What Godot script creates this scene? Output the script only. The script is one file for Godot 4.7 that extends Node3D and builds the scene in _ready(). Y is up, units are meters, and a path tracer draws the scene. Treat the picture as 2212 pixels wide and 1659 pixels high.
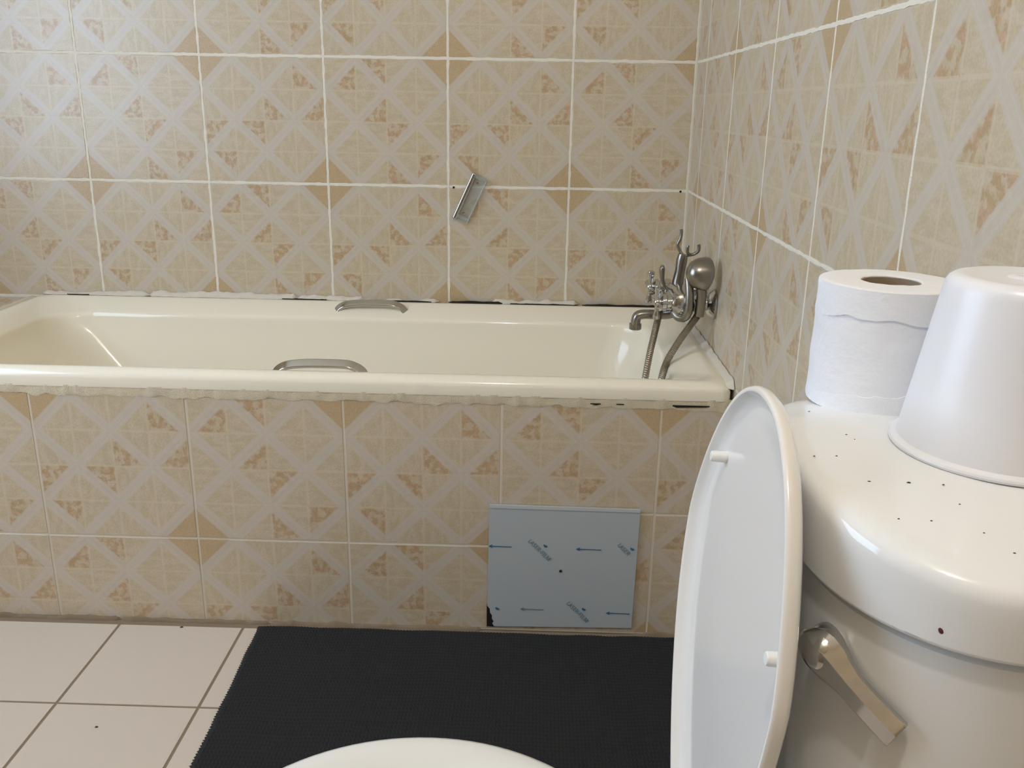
extends Node3D
# A tiled bathroom seen over a toilet: bathtub along the back wall, mixer tap on the right wall.
# x runs along the back wall (right wall at x = 0), z comes out of the back wall (z = 0), y is up.

const T := 0.31            # wall tile pitch
const TF := 0.26148        # floor tile pitch
var rng := RandomNumberGenerator.new()
var tile_cache := {}
var tile_mats := []
var M := {}

func _ready():
	rng.seed = 41
	# ---- camera
	var cam := Camera3D.new()
	cam.name = "camera"
	cam.fov = 46.595
	cam.near = 0.02
	cam.basis = Basis(Vector3.UP, 0.021714) * Basis(Vector3.RIGHT, -0.301678) * Basis(Vector3.BACK, 0.0171)
	cam.position = Vector3(-0.3914, 1.0530, 2.3360)
	add_child(cam)
	cam.current = true
	# ---- sky, exposure
	var env := Environment.new()
	env.background_mode = Environment.BG_SKY
	var sky := Sky.new()
	var psm := ProceduralSkyMaterial.new()
	psm.sky_top_color = Color(0.55, 0.68, 0.85)
	psm.sky_horizon_color = Color(0.82, 0.87, 0.92)
	psm.ground_bottom_color = Color(0.4, 0.38, 0.35)
	psm.ground_horizon_color = Color(0.7, 0.7, 0.68)
	sky.sky_material = psm
	env.sky = sky
	env.tonemap_mode = Environment.TONE_MAPPER_LINEAR
	env.tonemap_exposure = 1.08
	env.sdfgi_enabled = true
	env.ssao_enabled = true
	env.ssil_enabled = true
	var we := WorldEnvironment.new()
	we.name = "world_environment"
	we.environment = env
	add_child(we)
	# ---- daylight that comes through the frosted window in the left wall
	daylight(Vector3(-2.235, 1.40, 1.42), Vector2(1.26, 1.2), 2.05)
	materials()
	# ---- structure first, then things
	build_walls()
	build_floor()
	build_lamp()
	build_apron()
	build_bathtub()
	build_toilet()
	build_mat()
	build_plate()
	build_mixer()
	build_roll()
	build_cup()
	build_bracket()

const LAMP := Color(1.0, 0.985, 0.975)
const DAY := Color(0.79, 0.885, 1.0)
func daylight(at: Vector3, size: Vector2, energy: float) -> void:
	var day := AreaLight3D.new()
	day.name = "window_daylight"
	day.area_size = size
	day.light_color = DAY
	day.light_energy = energy
	day.area_range = 12.0
	day.shadow_enabled = true
	day.position = at
	day.rotation = Vector3(0, -PI / 2, 0)
	add_child(day, true)

# =====================================================================  helpers
func srgb(r: float, g: float, b: float) -> Color:
	return Color(r / 255.0, g / 255.0, b / 255.0)

func mat(c: Color, rough: float, metal := 0.0, spec := 0.5) -> StandardMaterial3D:
	var m := StandardMaterial3D.new()
	m.albedo_color = c
	m.roughness = rough
	m.metallic = metal
	m.metallic_specular = spec
	return m

func noise_normal(m: StandardMaterial3D, freq: float, strength: float, scale: float, seed_ := 1) -> void:
	var t := NoiseTexture2D.new()
	var n := FastNoiseLite.new()
	n.seed = seed_
	n.frequency = freq
	n.fractal_octaves = 4
	t.noise = n
	t.width = 512
	t.height = 512
	t.seamless = true
	t.as_normal_map = true
	t.bump_strength = strength
	m.normal_enabled = true
	m.normal_texture = t
	m.normal_scale = 1.0
	m.uv1_triplanar = true
	m.uv1_scale = Vector3.ONE * scale

func materials() -> void:
	M.grout = mat(srgb(236, 229, 214), 0.9)
	noise_normal(M.grout, 0.05, 3.0, 9.0, 3)
	M.apron_grout = mat(srgb(216, 206, 190), 0.9)
	M.floor_grout = mat(srgb(140, 122, 100), 0.95)
	M.floor_tile = mat(srgb(213, 200, 185), 0.38)
	noise_normal(M.floor_tile, 0.012, 0.6, 4.0, 8)
	M.plaster = mat(srgb(206, 190, 160), 0.9)
	M.rear = mat(srgb(142, 126, 104), 0.9)
	M.ceiling = mat(srgb(240, 228, 204), 0.95)
	M.tub = mat(srgb(249, 241, 221), 0.07, 0.0, 0.5)
	M.sealant = mat(srgb(222, 214, 198), 0.7)
	noise_normal(M.sealant, 0.04, 6.0, 14.0, 5)
	M.plaster_smear = mat(srgb(226, 214, 186), 0.85)
	noise_normal(M.plaster_smear, 0.04, 8.0, 14.0, 6)
	M.mould = mat(srgb(34, 30, 24), 0.95)
	M.chrome = mat(srgb(196, 195, 193), 0.13, 1.0)
	M.chrome_dull = mat(srgb(150, 146, 138), 0.28, 1.0)
	M.hose = mat(srgb(160, 150, 136), 0.36, 0.9)
	M.ceramic = mat(srgb(237, 238, 237), 0.08, 0.0, 0.5)
	M.seat = mat(srgb(238, 236, 231), 0.2)
	M.lid = mat(srgb(236, 233, 228), 0.09)
	M.peg = mat(srgb(244, 243, 240), 0.4)
	M.speck = mat(srgb(70, 62, 54), 0.9)
	M.red = mat(srgb(92, 44, 50), 0.85)
	M.paper = mat(srgb(236, 236, 238), 0.95)
	noise_normal(M.paper, 0.02, 2.2, 12.0, 9)
	M.core = mat(srgb(150, 132, 112), 0.95)
	M.cup = mat(srgb(236, 236, 239), 0.3)
	M.black = mat(srgb(14, 13, 12), 0.95)
	M.mat = mat(srgb(33, 33, 33), 1.0)
	M.mat.rim_enabled = true
	M.mat.rim = 0.12
	M.plate = mat(srgb(182, 190, 194), 0.42)
	M.plate_edge = mat(srgb(196, 202, 204), 0.4)
	M.ink = mat(srgb(52, 104, 140), 0.7)
	M.ink_faint = mat(srgb(104, 134, 152), 0.7)
	M.clear = mat(Color(0.78, 0.80, 0.77, 0.24), 0.1)
	M.clear.transparency = BaseMaterial3D.TRANSPARENCY_ALPHA
	M.tiles = []
	for v in 3:
		M.tiles.append(tile_material(v))

# colours of the printed wall tile, one square picture per variant
func tile_material(v: int) -> StandardMaterial3D:
	var n := 640
	var fine := FastNoiseLite.new()
	fine.seed = 11 + v * 7
	fine.frequency = 0.09
	fine.fractal_octaves = 3
	var cloud := FastNoiseLite.new()
	cloud.seed = 5 + v * 13
	cloud.frequency = 0.011
	cloud.fractal_octaves = 3
	var vein := FastNoiseLite.new()
	vein.seed = 23 + v * 3
	vein.frequency = 0.022
	vein.fractal_type = FastNoiseLite.FRACTAL_RIDGED
	vein.fractal_octaves = 3
	var base := Vector3(197, 181, 151)
	var base2 := Vector3(204, 189, 164)
	var band := Vector3(203, 193, 180)
	var line := Vector3(211, 198, 175)
	var ochre := Vector3(184, 150, 104)
	var pink := Vector3(196, 154, 120)
	var dark := Vector3(158, 134, 104)
	var strong := {}
	for k in [[2, 2, 1, -1], [2, 2, -1, 1], [3, 1, 1, -1], [1, 3, -1, 1], [0, 2, 1, 1], [4, 2, -1, -1]]:
		strong[Vector4i(k[0], k[1], k[2], k[3])] = 1.0
	var data := PackedByteArray()
	data.resize(n * n * 3)
	var at := 0
	for py in n:
		var b := 4.0 * (py + 0.5) / n
		for px in n:
			var a := 4.0 * (px + 0.5) / n
			var d1 := a + b
			var d2 := a - b
			var e1: float = absf(fposmod(d1, 2.0) - 1.0)
			var e2: float = absf(fposmod(d2, 2.0) - 1.0)
			var e := minf(e1, e2)
			var i := floori((d1 + 1.0) / 2.0)
			var j := floori((d2 + 1.0) / 2.0)
			var k := i + j
			var l := i - j
			var f := fine.get_noise_2d(px, py)
			var c := cloud.get_noise_2d(px * 2.4, py)
			var col := base.lerp(base2, clampf(0.5 + c * 1.4, 0.0, 1.0)) * (1.0 + 0.055 * f)
			var corner := (k == 0 and l == 0) or (k == 4 and l == 4)
			var da := a - k
			var db := b - l
			if corner:
				col = col.lerp(ochre, 0.52 + 0.5 * f)
			elif strong.has(Vector4i(k, l, 1 if da > 0 else -1, 1 if db > 0 else -1)):
				# marbled: ragged blotches that thin out away from one corner of the triangle
				var w := vein.get_noise_2d(px * 0.8 + py * 0.5, py * 0.9 - px * 0.4)
				var blot := cloud.get_noise_2d(px * 2.2 + 900.0, py * 2.2)
				var amount := clampf(0.30 + 1.5 * blot + 0.35 * f, 0.05, 0.66)
				col = col.lerp(ochre.lerp(pink, clampf(0.5 + 1.6 * c, 0.0, 1.0)), amount)
				if w > 0.25 and blot > -0.08 and f > -0.25:
					col = col.lerp(dark, 0.30)
			if not corner and (absf(da) < 0.034 or absf(db) < 0.034):
				col = col.lerp(line, 0.55)
			if e < 0.24:
				var t := clampf((0.22 - e) / 0.045, 0.0, 1.0)
				var bc := band * (1.0 + 0.012 * f)
				if absf(e - 0.11) < 0.018:
					bc += Vector3(4, 4, 4)
				col = col.lerp(bc, t * 0.82)
			data[at] = clampi(int(col.x), 0, 255)
			data[at + 1] = clampi(int(col.y), 0, 255)
			data[at + 2] = clampi(int(col.z), 0, 255)
			at += 3
	var im := Image.create_from_data(n, n, false, Image.FORMAT_RGB8, data)
	var m := mat(Color.WHITE, 0.35, 0.0, 0.66)
	m.albedo_texture = ImageTexture.create_from_image(im)
	return m

# ---- mesh building: triangles are counter-clockwise from outside in (v, t); commit turns them for Godot
func commit(v: PackedVector3Array, t: PackedInt32Array, crease := 40.0, uv := PackedVector2Array(), closed := true) -> ArrayMesh:
	if closed:
		var vol := 0.0
		var mid := Vector3.ZERO
		for p in v:
			mid += p
		mid /= v.size()
		for i in range(0, t.size(), 3):
			vol += (v[t[i]] - mid).dot((v[t[i + 1]] - mid).cross(v[t[i + 2]] - mid))
		if vol < 0.0:
			for i in range(0, t.size(), 3):
				var x := t[i + 1]
				t[i + 1] = t[i + 2]
				t[i + 2] = x
	var fn := PackedVector3Array()
	var at := {}
	var key := PackedInt32Array()
	key.resize(v.size())
	for i in v.size():
		var q := Vector3i((v[i] * 50000.0).round())
		if not at.has(q):
			at[q] = at.size()
		key[i] = at[q]
	var around := []
	around.resize(at.size())
	for i in at.size():
		around[i] = PackedInt32Array()
	for i in range(0, t.size(), 3):
		var n := (v[t[i + 1]] - v[t[i]]).cross(v[t[i + 2]] - v[t[i]])
		fn.append(n)
		for k in 3:
			around[key[t[i + k]]].append(i / 3)
	var co := cos(deg_to_rad(crease))
	var pv := PackedVector3Array()
	var pn := PackedVector3Array()
	var pu := PackedVector2Array()
	for i in range(0, t.size(), 3):
		var f := fn[i / 3]
		if f.length_squared() < 1e-22:
			continue
		var fu := f.normalized()
		for k in [0, 2, 1]:
			var s := Vector3.ZERO
			for o in around[key[t[i + k]]]:
				if fn[o].length_squared() > 1e-22 and fn[o].normalized().dot(fu) > co:
					s += fn[o]
			pv.append(v[t[i + k]])
			pn.append(s.normalized() if s.length_squared() > 1e-24 else fu)
			if uv.size():
				pu.append(uv[t[i + k]])
	var arr := []
	arr.resize(Mesh.ARRAY_MAX)
	arr[Mesh.ARRAY_VERTEX] = pv
	arr[Mesh.ARRAY_NORMAL] = pn
	if uv.size():
		arr[Mesh.ARRAY_TEX_UV] = pu
	var am := ArrayMesh.new()
	am.add_surface_from_arrays(Mesh.PRIMITIVE_TRIANGLES, arr)
	return am

# rings of equal length joined one to the next, ends capped
func loft(rings: Array, crease := 40.0, cap0 := true, cap1 := true, ring_closed := true, end_closed := false) -> ArrayMesh:
	var v := PackedVector3Array()
	var t := PackedInt32Array()
	var n: int = rings[0].size()
	for r in rings:
		v.append_array(r)
	var count := rings.size()
	for i in (count if end_closed else count - 1):
		var o := i * n
		var p := ((i + 1) % count) * n
		for k in (n if ring_closed else n - 1):
			var k2 := (k + 1) % n
			t.append_array([o + k, o + k2, p + k2, o + k, p + k2, p + k])
	for e in 2:
		if (cap0 if e == 0 else cap1) and not end_closed:
			var o := 0 if e == 0 else (count - 1) * n
			var mid := Vector3.ZERO
			for k in n:
				mid += v[o + k]
			v.append(mid / n)
			var c := v.size() - 1
			for k in n:
				var k2 := (k + 1) % n
				if e == 0:
					t.append_array([c, o + k2, o + k])
				else:
					t.append_array([c, o + k, o + k2])
	return commit(v, t, crease)

func lathe(profile: Array, seg := 48, crease := 40.0) -> ArrayMesh:
	var rings := []
	for p in profile:
		var r := PackedVector3Array()
		for k in seg:
			var a := TAU * k / seg
			r.append(Vector3(p[0] * cos(a), p[1], p[0] * sin(a)))
		rings.append(r)
	return loft(rings, crease)

# a profile (2D points: across, up) swept along a path
func sweep(path: Array, profile: PackedVector2Array, up := Vector3.UP, crease := 40.0, scales := []) -> ArrayMesh:
	var rings := []
	var n := path.size()
	var last := up
	for i in n:
		var d: Vector3 = (path[mini(i + 1, n - 1)] - path[maxi(i - 1, 0)]).normalized()
		var side := d.cross(last)
		if side.length() < 1e-4:
			side = d.cross(Vector3(0.3, 0.2, 0.9))
		side = side.normalized()
		last = side.cross(d).normalized()
		var s: float = scales[i] if scales.size() else 1.0
		var r := PackedVector3Array()
		for q in profile:
			r.append(path[i] + side * q.x * s + last * q.y * s)
		rings.append(r)
	return loft(rings, crease)

func circle(r: float, n := 16) -> PackedVector2Array:
	var p := PackedVector2Array()
	for k in n:
		p.append(Vector2(cos(TAU * k / n), sin(TAU * k / n)) * r)
	return p

func round_rect(w: float, h: float, r: float, seg := 4) -> PackedVector2Array:
	var p := PackedVector2Array()
	for q in 4:
		var c := Vector2((w / 2 - r) * (1 if q in [0, 3] else -1), (h / 2 - r) * (1 if q < 2 else -1))
		for k in seg + 1:
			var a := PI / 2 * (q + float(k) / seg)
			p.append(c + Vector2(cos(a), sin(a)) * r)
	return p

func tube(path: Array, r: float, n := 16, scales := []) -> ArrayMesh:
	return sweep(path, circle(r, n), Vector3(0.13, 0.97, 0.2).normalized(), 40.0, scales)

func smooth_path(p: Array, per := 8) -> Array:
	var out := []
	var n := p.size()
	for i in n - 1:
		for k in per:
			out.append((p[i] as Vector3).cubic_interpolate(p[i + 1], p[maxi(i - 1, 0)], p[mini(i + 2, n - 1)], float(k) / per))
	out.append(p[n - 1])
	return out

# a box with rounded edges
func soft_box(size: Vector3, r: float, seg := 2) -> ArrayMesh:
	var prof := round_rect(size.x, size.z, r, seg)
	var rings := []
	var steps := []
	for k in seg + 1:
		var a := PI / 2 * k / seg
		steps.append([r * (1.0 - sin(a)), -size.y / 2 + r * (1.0 - cos(a))])
	for k in seg + 1:
		var a := PI / 2 * (1.0 - float(k) / seg)
		steps.append([r * (1.0 - sin(a)), size.y / 2 - r * (1.0 - cos(a))])
	for s in steps:
		var ring := PackedVector3Array()
		for q in round_rect(size.x - 2 * s[0], size.z - 2 * s[0], maxf(r - s[0], 0.0001), seg):
			ring.append(Vector3(q.x, s[1], q.y))
		rings.append(ring)
	return loft(rings, 50.0)

func mi(called: String, mesh: Mesh, m: Material, parent: Node = self, pos := Vector3.ZERO) -> MeshInstance3D:
	var o := MeshInstance3D.new()
	o.name = called
	o.mesh = mesh
	o.material_override = m
	o.position = pos
	parent.add_child(o, true)
	# repeats take a three-digit number
	return o

var counts := {}
func part(called: String, mesh: Mesh, m: Material, parent: Node, pos := Vector3.ZERO) -> MeshInstance3D:
	var key := str(parent.get_instance_id()) + called
	counts[key] = counts.get(key, 0) + 1
	var n: int = counts[key] - 1
	return mi(called if n == 0 else "%s_%03d" % [called, n], mesh, m, parent, pos)

func thing(called: String, label: String, category: String, pos := Vector3.ZERO) -> Node3D:
	var o := Node3D.new()
	o.name = called
	o.position = pos
	o.set_meta("label", label)
	o.set_meta("category", category)
	add_child(o, true)
	return o

func structure(o: Node3D, label := "", category := "") -> Node3D:
	o.set_meta("kind", "structure")
	if label:
		o.set_meta("label", label)
	if category:
		o.set_meta("category", category)
	return o

func box(size: Vector3) -> BoxMesh:
	var b := BoxMesh.new()
	b.size = size
	return b

# =====================================================================  tiles
# front face in the plane z = 0 of its own axes, looking along +z; uv rectangle in tile fractions, y down
func tile_mesh(w: float, h: float, u: Rect2, turned: bool) -> ArrayMesh:
	var key := "%.4f %.4f %s %s" % [w, h, u, turned]
	if tile_cache.has(key):
		return tile_cache[key]
	var bev := 0.0014
	var v := PackedVector3Array()
	var uv := PackedVector2Array()
	for lay in [[0.0, 0.0, -0.008], [0.0, 0.0, -0.0009], [bev * 0.4, bev * 0.4, -0.0002], [bev, bev, 0.0]]:
		for c in [[-1, -1], [1, -1], [1, 1], [-1, 1]]:
			var p := Vector3(c[0] * (w / 2 - lay[0]), c[1] * (h / 2 - lay[1]), lay[2])
			v.append(p)
			var q := Vector2(u.position.x + u.size.x * (p.x / w + 0.5), u.position.y + u.size.y * (0.5 - p.y / h))
			uv.append(Vector2(q.y, 1.0 - q.x) if turned else q)
	var t := PackedInt32Array()
	for i in 3:
		for k in 4:
			var a := i * 4 + k
			var b := i * 4 + (k + 1) % 4
			t.append_array([a, b, b + 4, a, b + 4, a + 4])
	t.append_array([12, 13, 14, 12, 14, 15])
	var m := commit(v, t, 20.0, uv, false)
	tile_cache[key] = m
	return m

# tiles over a rectangle of a wall: along = own x axis lines, rows = y lines from the top down; ids give the print's parity
func tile_area(parent: Node3D, basis_: Basis, origin: Vector3, xs: Array, ys: Array, i0: int, j0: int, gap: float, lo: Vector2, hi: Vector2, gap_y := -1.0) -> void:
	var gy := gap if gap_y < 0.0 else gap_y
	for i in xs.size() - 1:
		for j in ys.size() - 1:
			var x0: float = maxf(xs[i], lo.x)
			var x1: float = minf(xs[i + 1], hi.x)
			var y1: float = minf(ys[j], hi.y)
			var y0: float = maxf(ys[j + 1], lo.y)
			if x1 - x0 < 0.015 or y1 - y0 < 0.015:
				continue
			var u := Rect2((x0 - xs[i]) / T, (ys[j] - y1) / T, (x1 - x0) / T, (y1 - y0) / T)
			var turned := posmod(i + i0 + j + j0, 2) == 0
			var c := Vector3((x0 + x1) / 2, (y0 + y1) / 2, rng.randf_range(-0.0003, 0.0003))
			var o := part("tile", tile_mesh(x1 - x0 - gap, y1 - y0 - gy, u, turned), M.tiles[rng.randi() % 3], parent, origin + basis_ * c)
			o.basis = basis_ * Basis(Vector3.BACK, rng.randf_range(-0.0012, 0.0012))

func lines(start: float, step: float, n: int) -> Array:
	var a := []
	for i in n:
		a.append(start + step * i)
	return a

# =====================================================================  the room
const XL := -2.25
const ZR := 3.1
const H := 2.4
func build_walls() -> void:
	var ya := 1.16373
	var rows := lines(ya + 4 * T, -T, 9)
	# back wall
	var wb := mi("wall_back", box(Vector3(-XL + 0.2, H + 0.1, 0.1)), M.grout, self, Vector3(XL / 2, H / 2, -0.0512))
	structure(wb, "back wall of printed beige tiles above the bathtub", "wall")
	var off := -wb.position
	tile_area(wb, Basis(), off, lines(-1.54451 - 3 * T, T, 9), rows, -3, -4, 0.0065, Vector2(XL, 0.5437), Vector2(-0.002, H), 0.0072)
	# hand-smeared grout that stands a little proud of the joints, with uneven edges
	var sd := 100
	for y in [ya + T, ya, ya - T]:
		part("grout_line", ribbon(Vector3(XL + 0.01, y, 0), Vector3(-0.004, y, 0), Vector3.UP, Vector3.BACK, 0.0075, sd), M.grout, wb, off)
		sd += 1
	for i in range(-2, 5):
		part("grout_line", ribbon(Vector3(-1.54451 + i * T, 0.556, 0), Vector3(-1.54451 + i * T, ya + 2 * T, 0), Vector3.RIGHT, Vector3.BACK, 0.0066, sd), M.grout, wb, off)
		sd += 1
	part("grout_line", ribbon(Vector3(-0.0035, 0.56, 0), Vector3(-0.0035, ya + 2 * T, 0), Vector3.RIGHT, Vector3.BACK, 0.0045, sd), M.grout, wb, off)
	for p in [Vector3(-0.6008, 0.8516, 0.0), Vector3(-0.0193, 0.852, 0.0)]:
		part("drill_hole", lathe([[0.0031, 0.0], [0.0028, 0.0008], [0.0012, 0.0004]], 12), M.mould, wb, p + off).rotation.x = PI / 2
	# right wall
	var wr := mi("wall_right", box(Vector3(0.1, H + 0.1, ZR + 0.1)), M.grout, self, Vector3(0.0512, H / 2, ZR / 2))
	structure(wr, "right wall of printed beige tiles beside the toilet", "wall")
	tile_area(wr, Basis(Vector3.UP, -PI / 2), -wr.position, lines(0.13307 - T, T, 12), rows, -1, -4, 0.005, Vector2(0.002, 0.0), Vector2(ZR, H))
	for y in [ya + T, ya, ya - T]:
		part("grout_line", ribbon(Vector3(0, y, 0.004), Vector3(0, y, 2.2), Vector3.UP, Vector3.LEFT, 0.0066, sd), M.grout, wr, -wr.position)
		sd += 1
	for i in range(0, 6):
		part("grout_line", ribbon(Vector3(0, 0.3, 0.13307 + i * T), Vector3(0, ya + 2 * T, 0.13307 + i * T), Vector3.BACK, Vector3.LEFT, 0.0052, sd), M.grout, wr, -wr.position)
		sd += 1
	# the walls behind and to the left of the camera and the ceiling: plain
	structure(mi("wall_rear", box(Vector3(-XL + 0.2, H + 0.1, 0.1)), M.rear, self, Vector3(XL / 2, H / 2, ZR + 0.05)), "plain rear wall behind the camera", "wall")
	var wl := Node3D.new()
	wl.name = "wall_left"
	add_child(wl)
	structure(wl, "plain left wall with a frosted window", "wall")
	# panels round the window opening: [z0, z1, y0, y1]
	for r in [[-0.1, 0.79, 0.0, H], [0.79, 2.05, 0.0, 0.80], [0.79, 2.05, 2.0, H], [2.05, ZR + 0.1, 0.0, H]]:
		part("wall_panel", box(Vector3(0.1, r[3] - r[2], r[1] - r[0])), M.plaster, wl, Vector3(XL - 0.05, (r[2] + r[3]) / 2, (r[0] + r[1]) / 2))
	structure(mi("ceiling", box(Vector3(-XL + 0.2, 0.1, ZR + 0.2)), M.ceiling, self, Vector3(XL / 2, H + 0.05, ZR / 2)), "plain pale ceiling", "ceiling")
	# window: frame and frosted panes, lit by the day
	window("window_1", Vector3(XL - 0.03, 1.40, 1.42), 1.26, 1.2, "frosted window in the left wall")
	# tiled ledge at the left end of the bathtub
	var lg := mi("wall_ledge", box(Vector3(-XL - 1.722, 0.53, 0.75)), M.apron_grout, self, Vector3((XL - 1.722) / 2, 0.265, 0.36))
	structure(lg, "low tiled ledge at the left end of the bathtub", "ledge")
	tile_area(lg, Basis(Vector3.RIGHT, -PI / 2), -lg.position + Vector3(0, 0.5405, 0), lines(-1.725 - 2 * T, T, 3), [0.0, -T, -2 * T, -3 * T], 0, 0, 0.004, Vector2(XL, -0.735), Vector2(-1.724, 0.0))

func window(called: String, at: Vector3, w: float, h: float, label: String) -> void:
	var win := Node3D.new()
	win.name = called
	win.position = at
	add_child(win)
	structure(win, label, "window")
	var fm := mat(srgb(230, 228, 222), 0.5)
	for y in [h / 2 - 0.015, 0.015 - h / 2]:
		part("window_frame", soft_box(Vector3(0.05, 0.03, w), 0.004), fm, win, Vector3(0, y, 0))
	for z in [0.015 - w / 2, 0.0, w / 2 - 0.015]:
		part("window_frame", soft_box(Vector3(0.05, h - 0.06, 0.03), 0.004), fm, win, Vector3(0, 0, z))
	var pm := mat(srgb(225, 232, 238), 0.6)
	pm.emission_enabled = true
	pm.emission = DAY
	pm.emission_energy_multiplier = 1.5
	for s in [-1, 1]:
		part("pane", box(Vector3(0.006, h - 0.04, w / 2 - 0.03)), pm, win, Vector3(-0.01, 0, s * w / 4))

func build_floor() -> void:
	var fl := mi("floor", box(Vector3(-XL + 0.2, 0.1, ZR + 0.2)), M.floor_grout, self, Vector3(XL / 2, -0.0516, ZR / 2))
	structure(fl, "floor of square off-white tiles with brown grout", "floor")
	var fx := -1.24306
	var fz := 0.97632
	var shapes := {}
	for i in range(-4, 6):
		for j in range(-3, 9):
			var x0 := maxf(fx + i * TF, XL)
			var x1 := minf(fx + (i + 1) * TF, -0.002)
			var z0 := maxf(fz + j * TF, 0.6976)
			var z1 := minf(fz + (j + 1) * TF, ZR)
			if x1 - x0 < 0.02 or z1 - z0 < 0.02:
				continue
			var key := Vector2i(roundi((x1 - x0) * 1e4), roundi((z1 - z0) * 1e4))
			if not shapes.has(key):
				shapes[key] = tile_mesh(x1 - x0 - 0.0052, z1 - z0 - 0.0052, Rect2(0, 0, 1, 1), false)
			var o := part("tile", shapes[key], M.floor_tile, fl, Vector3((x0 + x1) / 2, rng.randf_range(-0.0002, 0.0002), (z0 + z1) / 2) - fl.position)
			o.basis = Basis(Vector3.UP, rng.randf_range(-0.001, 0.001)) * Basis(Vector3.RIGHT, -PI / 2)
	for s in [[-1.1395, 1.0385, 0.0032], [-1.11, 0.722, 0.004]]:
		var d := part("dirt_fleck", lathe([[s[2], 0.0], [s[2] * 0.7, 0.0012], [0.0004, 0.0016]], 9), M.speck, fl, Vector3(s[0], 0.0, s[1]) - fl.position)
		d.scale = Vector3(1.0, 1.0, 0.7)

# a lit globe on the ceiling behind the camera: its glass glows and holds the light
func build_lamp() -> void:
	var o := thing("ceiling_lamp", "small lit glass globe lamp on the ceiling", "lamp", Vector3(-0.55, 2.4, 2.35))
	part("lamp_base", lathe([[0.0, 0.0], [0.055, 0.0], [0.055, -0.02], [0.04, -0.03], [0.0, -0.03]], 32), M.plaster, o)
	var g := mat(srgb(250, 246, 236), 0.3)
	g.emission_enabled = true
	g.emission = LAMP
	g.emission_energy_multiplier = 6.0
	var prof := []
	for k in 17:
		var a := PI * k / 16.0
		prof.append([0.065 * sin(a), -0.092 + 0.065 * cos(a)])
	part("globe", lathe(prof, 40), g, o)
	var l := OmniLight3D.new()
	l.name = "globe_light"
	l.light_color = LAMP
	l.light_energy = 0.52
	l.light_size = 0.05
	l.omni_range = 12.0
	l.omni_attenuation = 2.0
	l.shadow_enabled = true
	l.position = Vector3(0, -0.092, 0)
	o.add_child(l)

func build_apron() -> void:
	var wa := mi("wall_apron", box(Vector3(1.722 + (-XL - 1.722), 0.503, 0.06)), M.apron_grout, self, Vector3(XL / 2, 0.2515, 0.6964 - 0.03))
	structure(wa, "tiled front wall under the bathtub rim", "wall")
	var off := -wa.position + Vector3(0, 0, 0.6976)
	var ya := 0.19535
	tile_area(wa, Basis(), off, lines(-1.37676 - 3 * T, T, 7), [ya + T, ya, ya - T], -3, -1, 0.0042, Vector2(XL, 0.002), Vector2(-0.4468, 0.504))
	tile_area(wa, Basis(), off, lines(-1.37676 + 3 * T, T, 3), [ya + T, 0.276, 0.276 - T], 3, -1, 0.0042, Vector2(-0.4468, 0.002), Vector2(-0.002, 0.504))

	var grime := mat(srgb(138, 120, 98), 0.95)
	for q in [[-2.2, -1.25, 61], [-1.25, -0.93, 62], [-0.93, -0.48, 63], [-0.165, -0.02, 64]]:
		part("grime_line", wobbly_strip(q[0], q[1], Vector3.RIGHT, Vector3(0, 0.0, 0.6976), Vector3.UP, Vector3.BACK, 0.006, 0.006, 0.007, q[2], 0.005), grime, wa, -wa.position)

# =====================================================================  bathtub
func rrect_ring(x0: float, x1: float, z0: float, z1: float, r: float, y: float, seg := 12, side := 14) -> PackedVector3Array:
	var p := PackedVector3Array()
	var cs := [[x1 - r, z1 - r], [x0 + r, z1 - r], [x0 + r, z0 + r], [x1 - r, z0 + r]]
	for q in 4:
		for k in seg + 1:
			var a := PI / 2 * (q + float(k) / seg)
			p.append(Vector3(cs[q][0] + r * cos(a), y, cs[q][1] + r * sin(a)))
		var a2 := PI / 2 * (q + 1)
		var s := Vector3(cs[q][0] + r * cos(a2), y, cs[q][1] + r * sin(a2))
		var e := Vector3(cs[(q + 1) % 4][0] + r * cos(a2), y, cs[(q + 1) % 4][1] + r * sin(a2))
		for k in range(1, side):
			p.append(s.lerp(e, float(k) / side))
	return p

# a thin flat ribbon of grout with ragged edges
func ribbon(a: Vector3, b: Vector3, across: Vector3, out: Vector3, w: float, seed_: int) -> ArrayMesh:
	var n := FastNoiseLite.new()
	n.seed = seed_
	n.frequency = 30.0
	n.fractal_octaves = 4
	var rings := []
	var count := int(a.distance_to(b) / 0.006)
	for i in count + 1:
		var f := float(i) / count
		var o := a.lerp(b, f)
		var s := f * a.distance_to(b)
		var l := -w * (0.5 + 0.32 * n.get_noise_2d(s, 0.0))
		var r := w * (0.5 + 0.32 * n.get_noise_2d(s, 50.0))
		var h := 0.0004 + 0.00025 * n.get_noise_2d(s, 90.0)
		rings.append(PackedVector3Array([o + across * l - out * 0.0016, o + across * r - out * 0.0016, o + across * r * 0.9 + out * 0.0001, o + across * (l + r) * 0.5 + out * h, o + across * l * 0.9 + out * 0.0001]))
	return loft(rings, 60.0)

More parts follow.
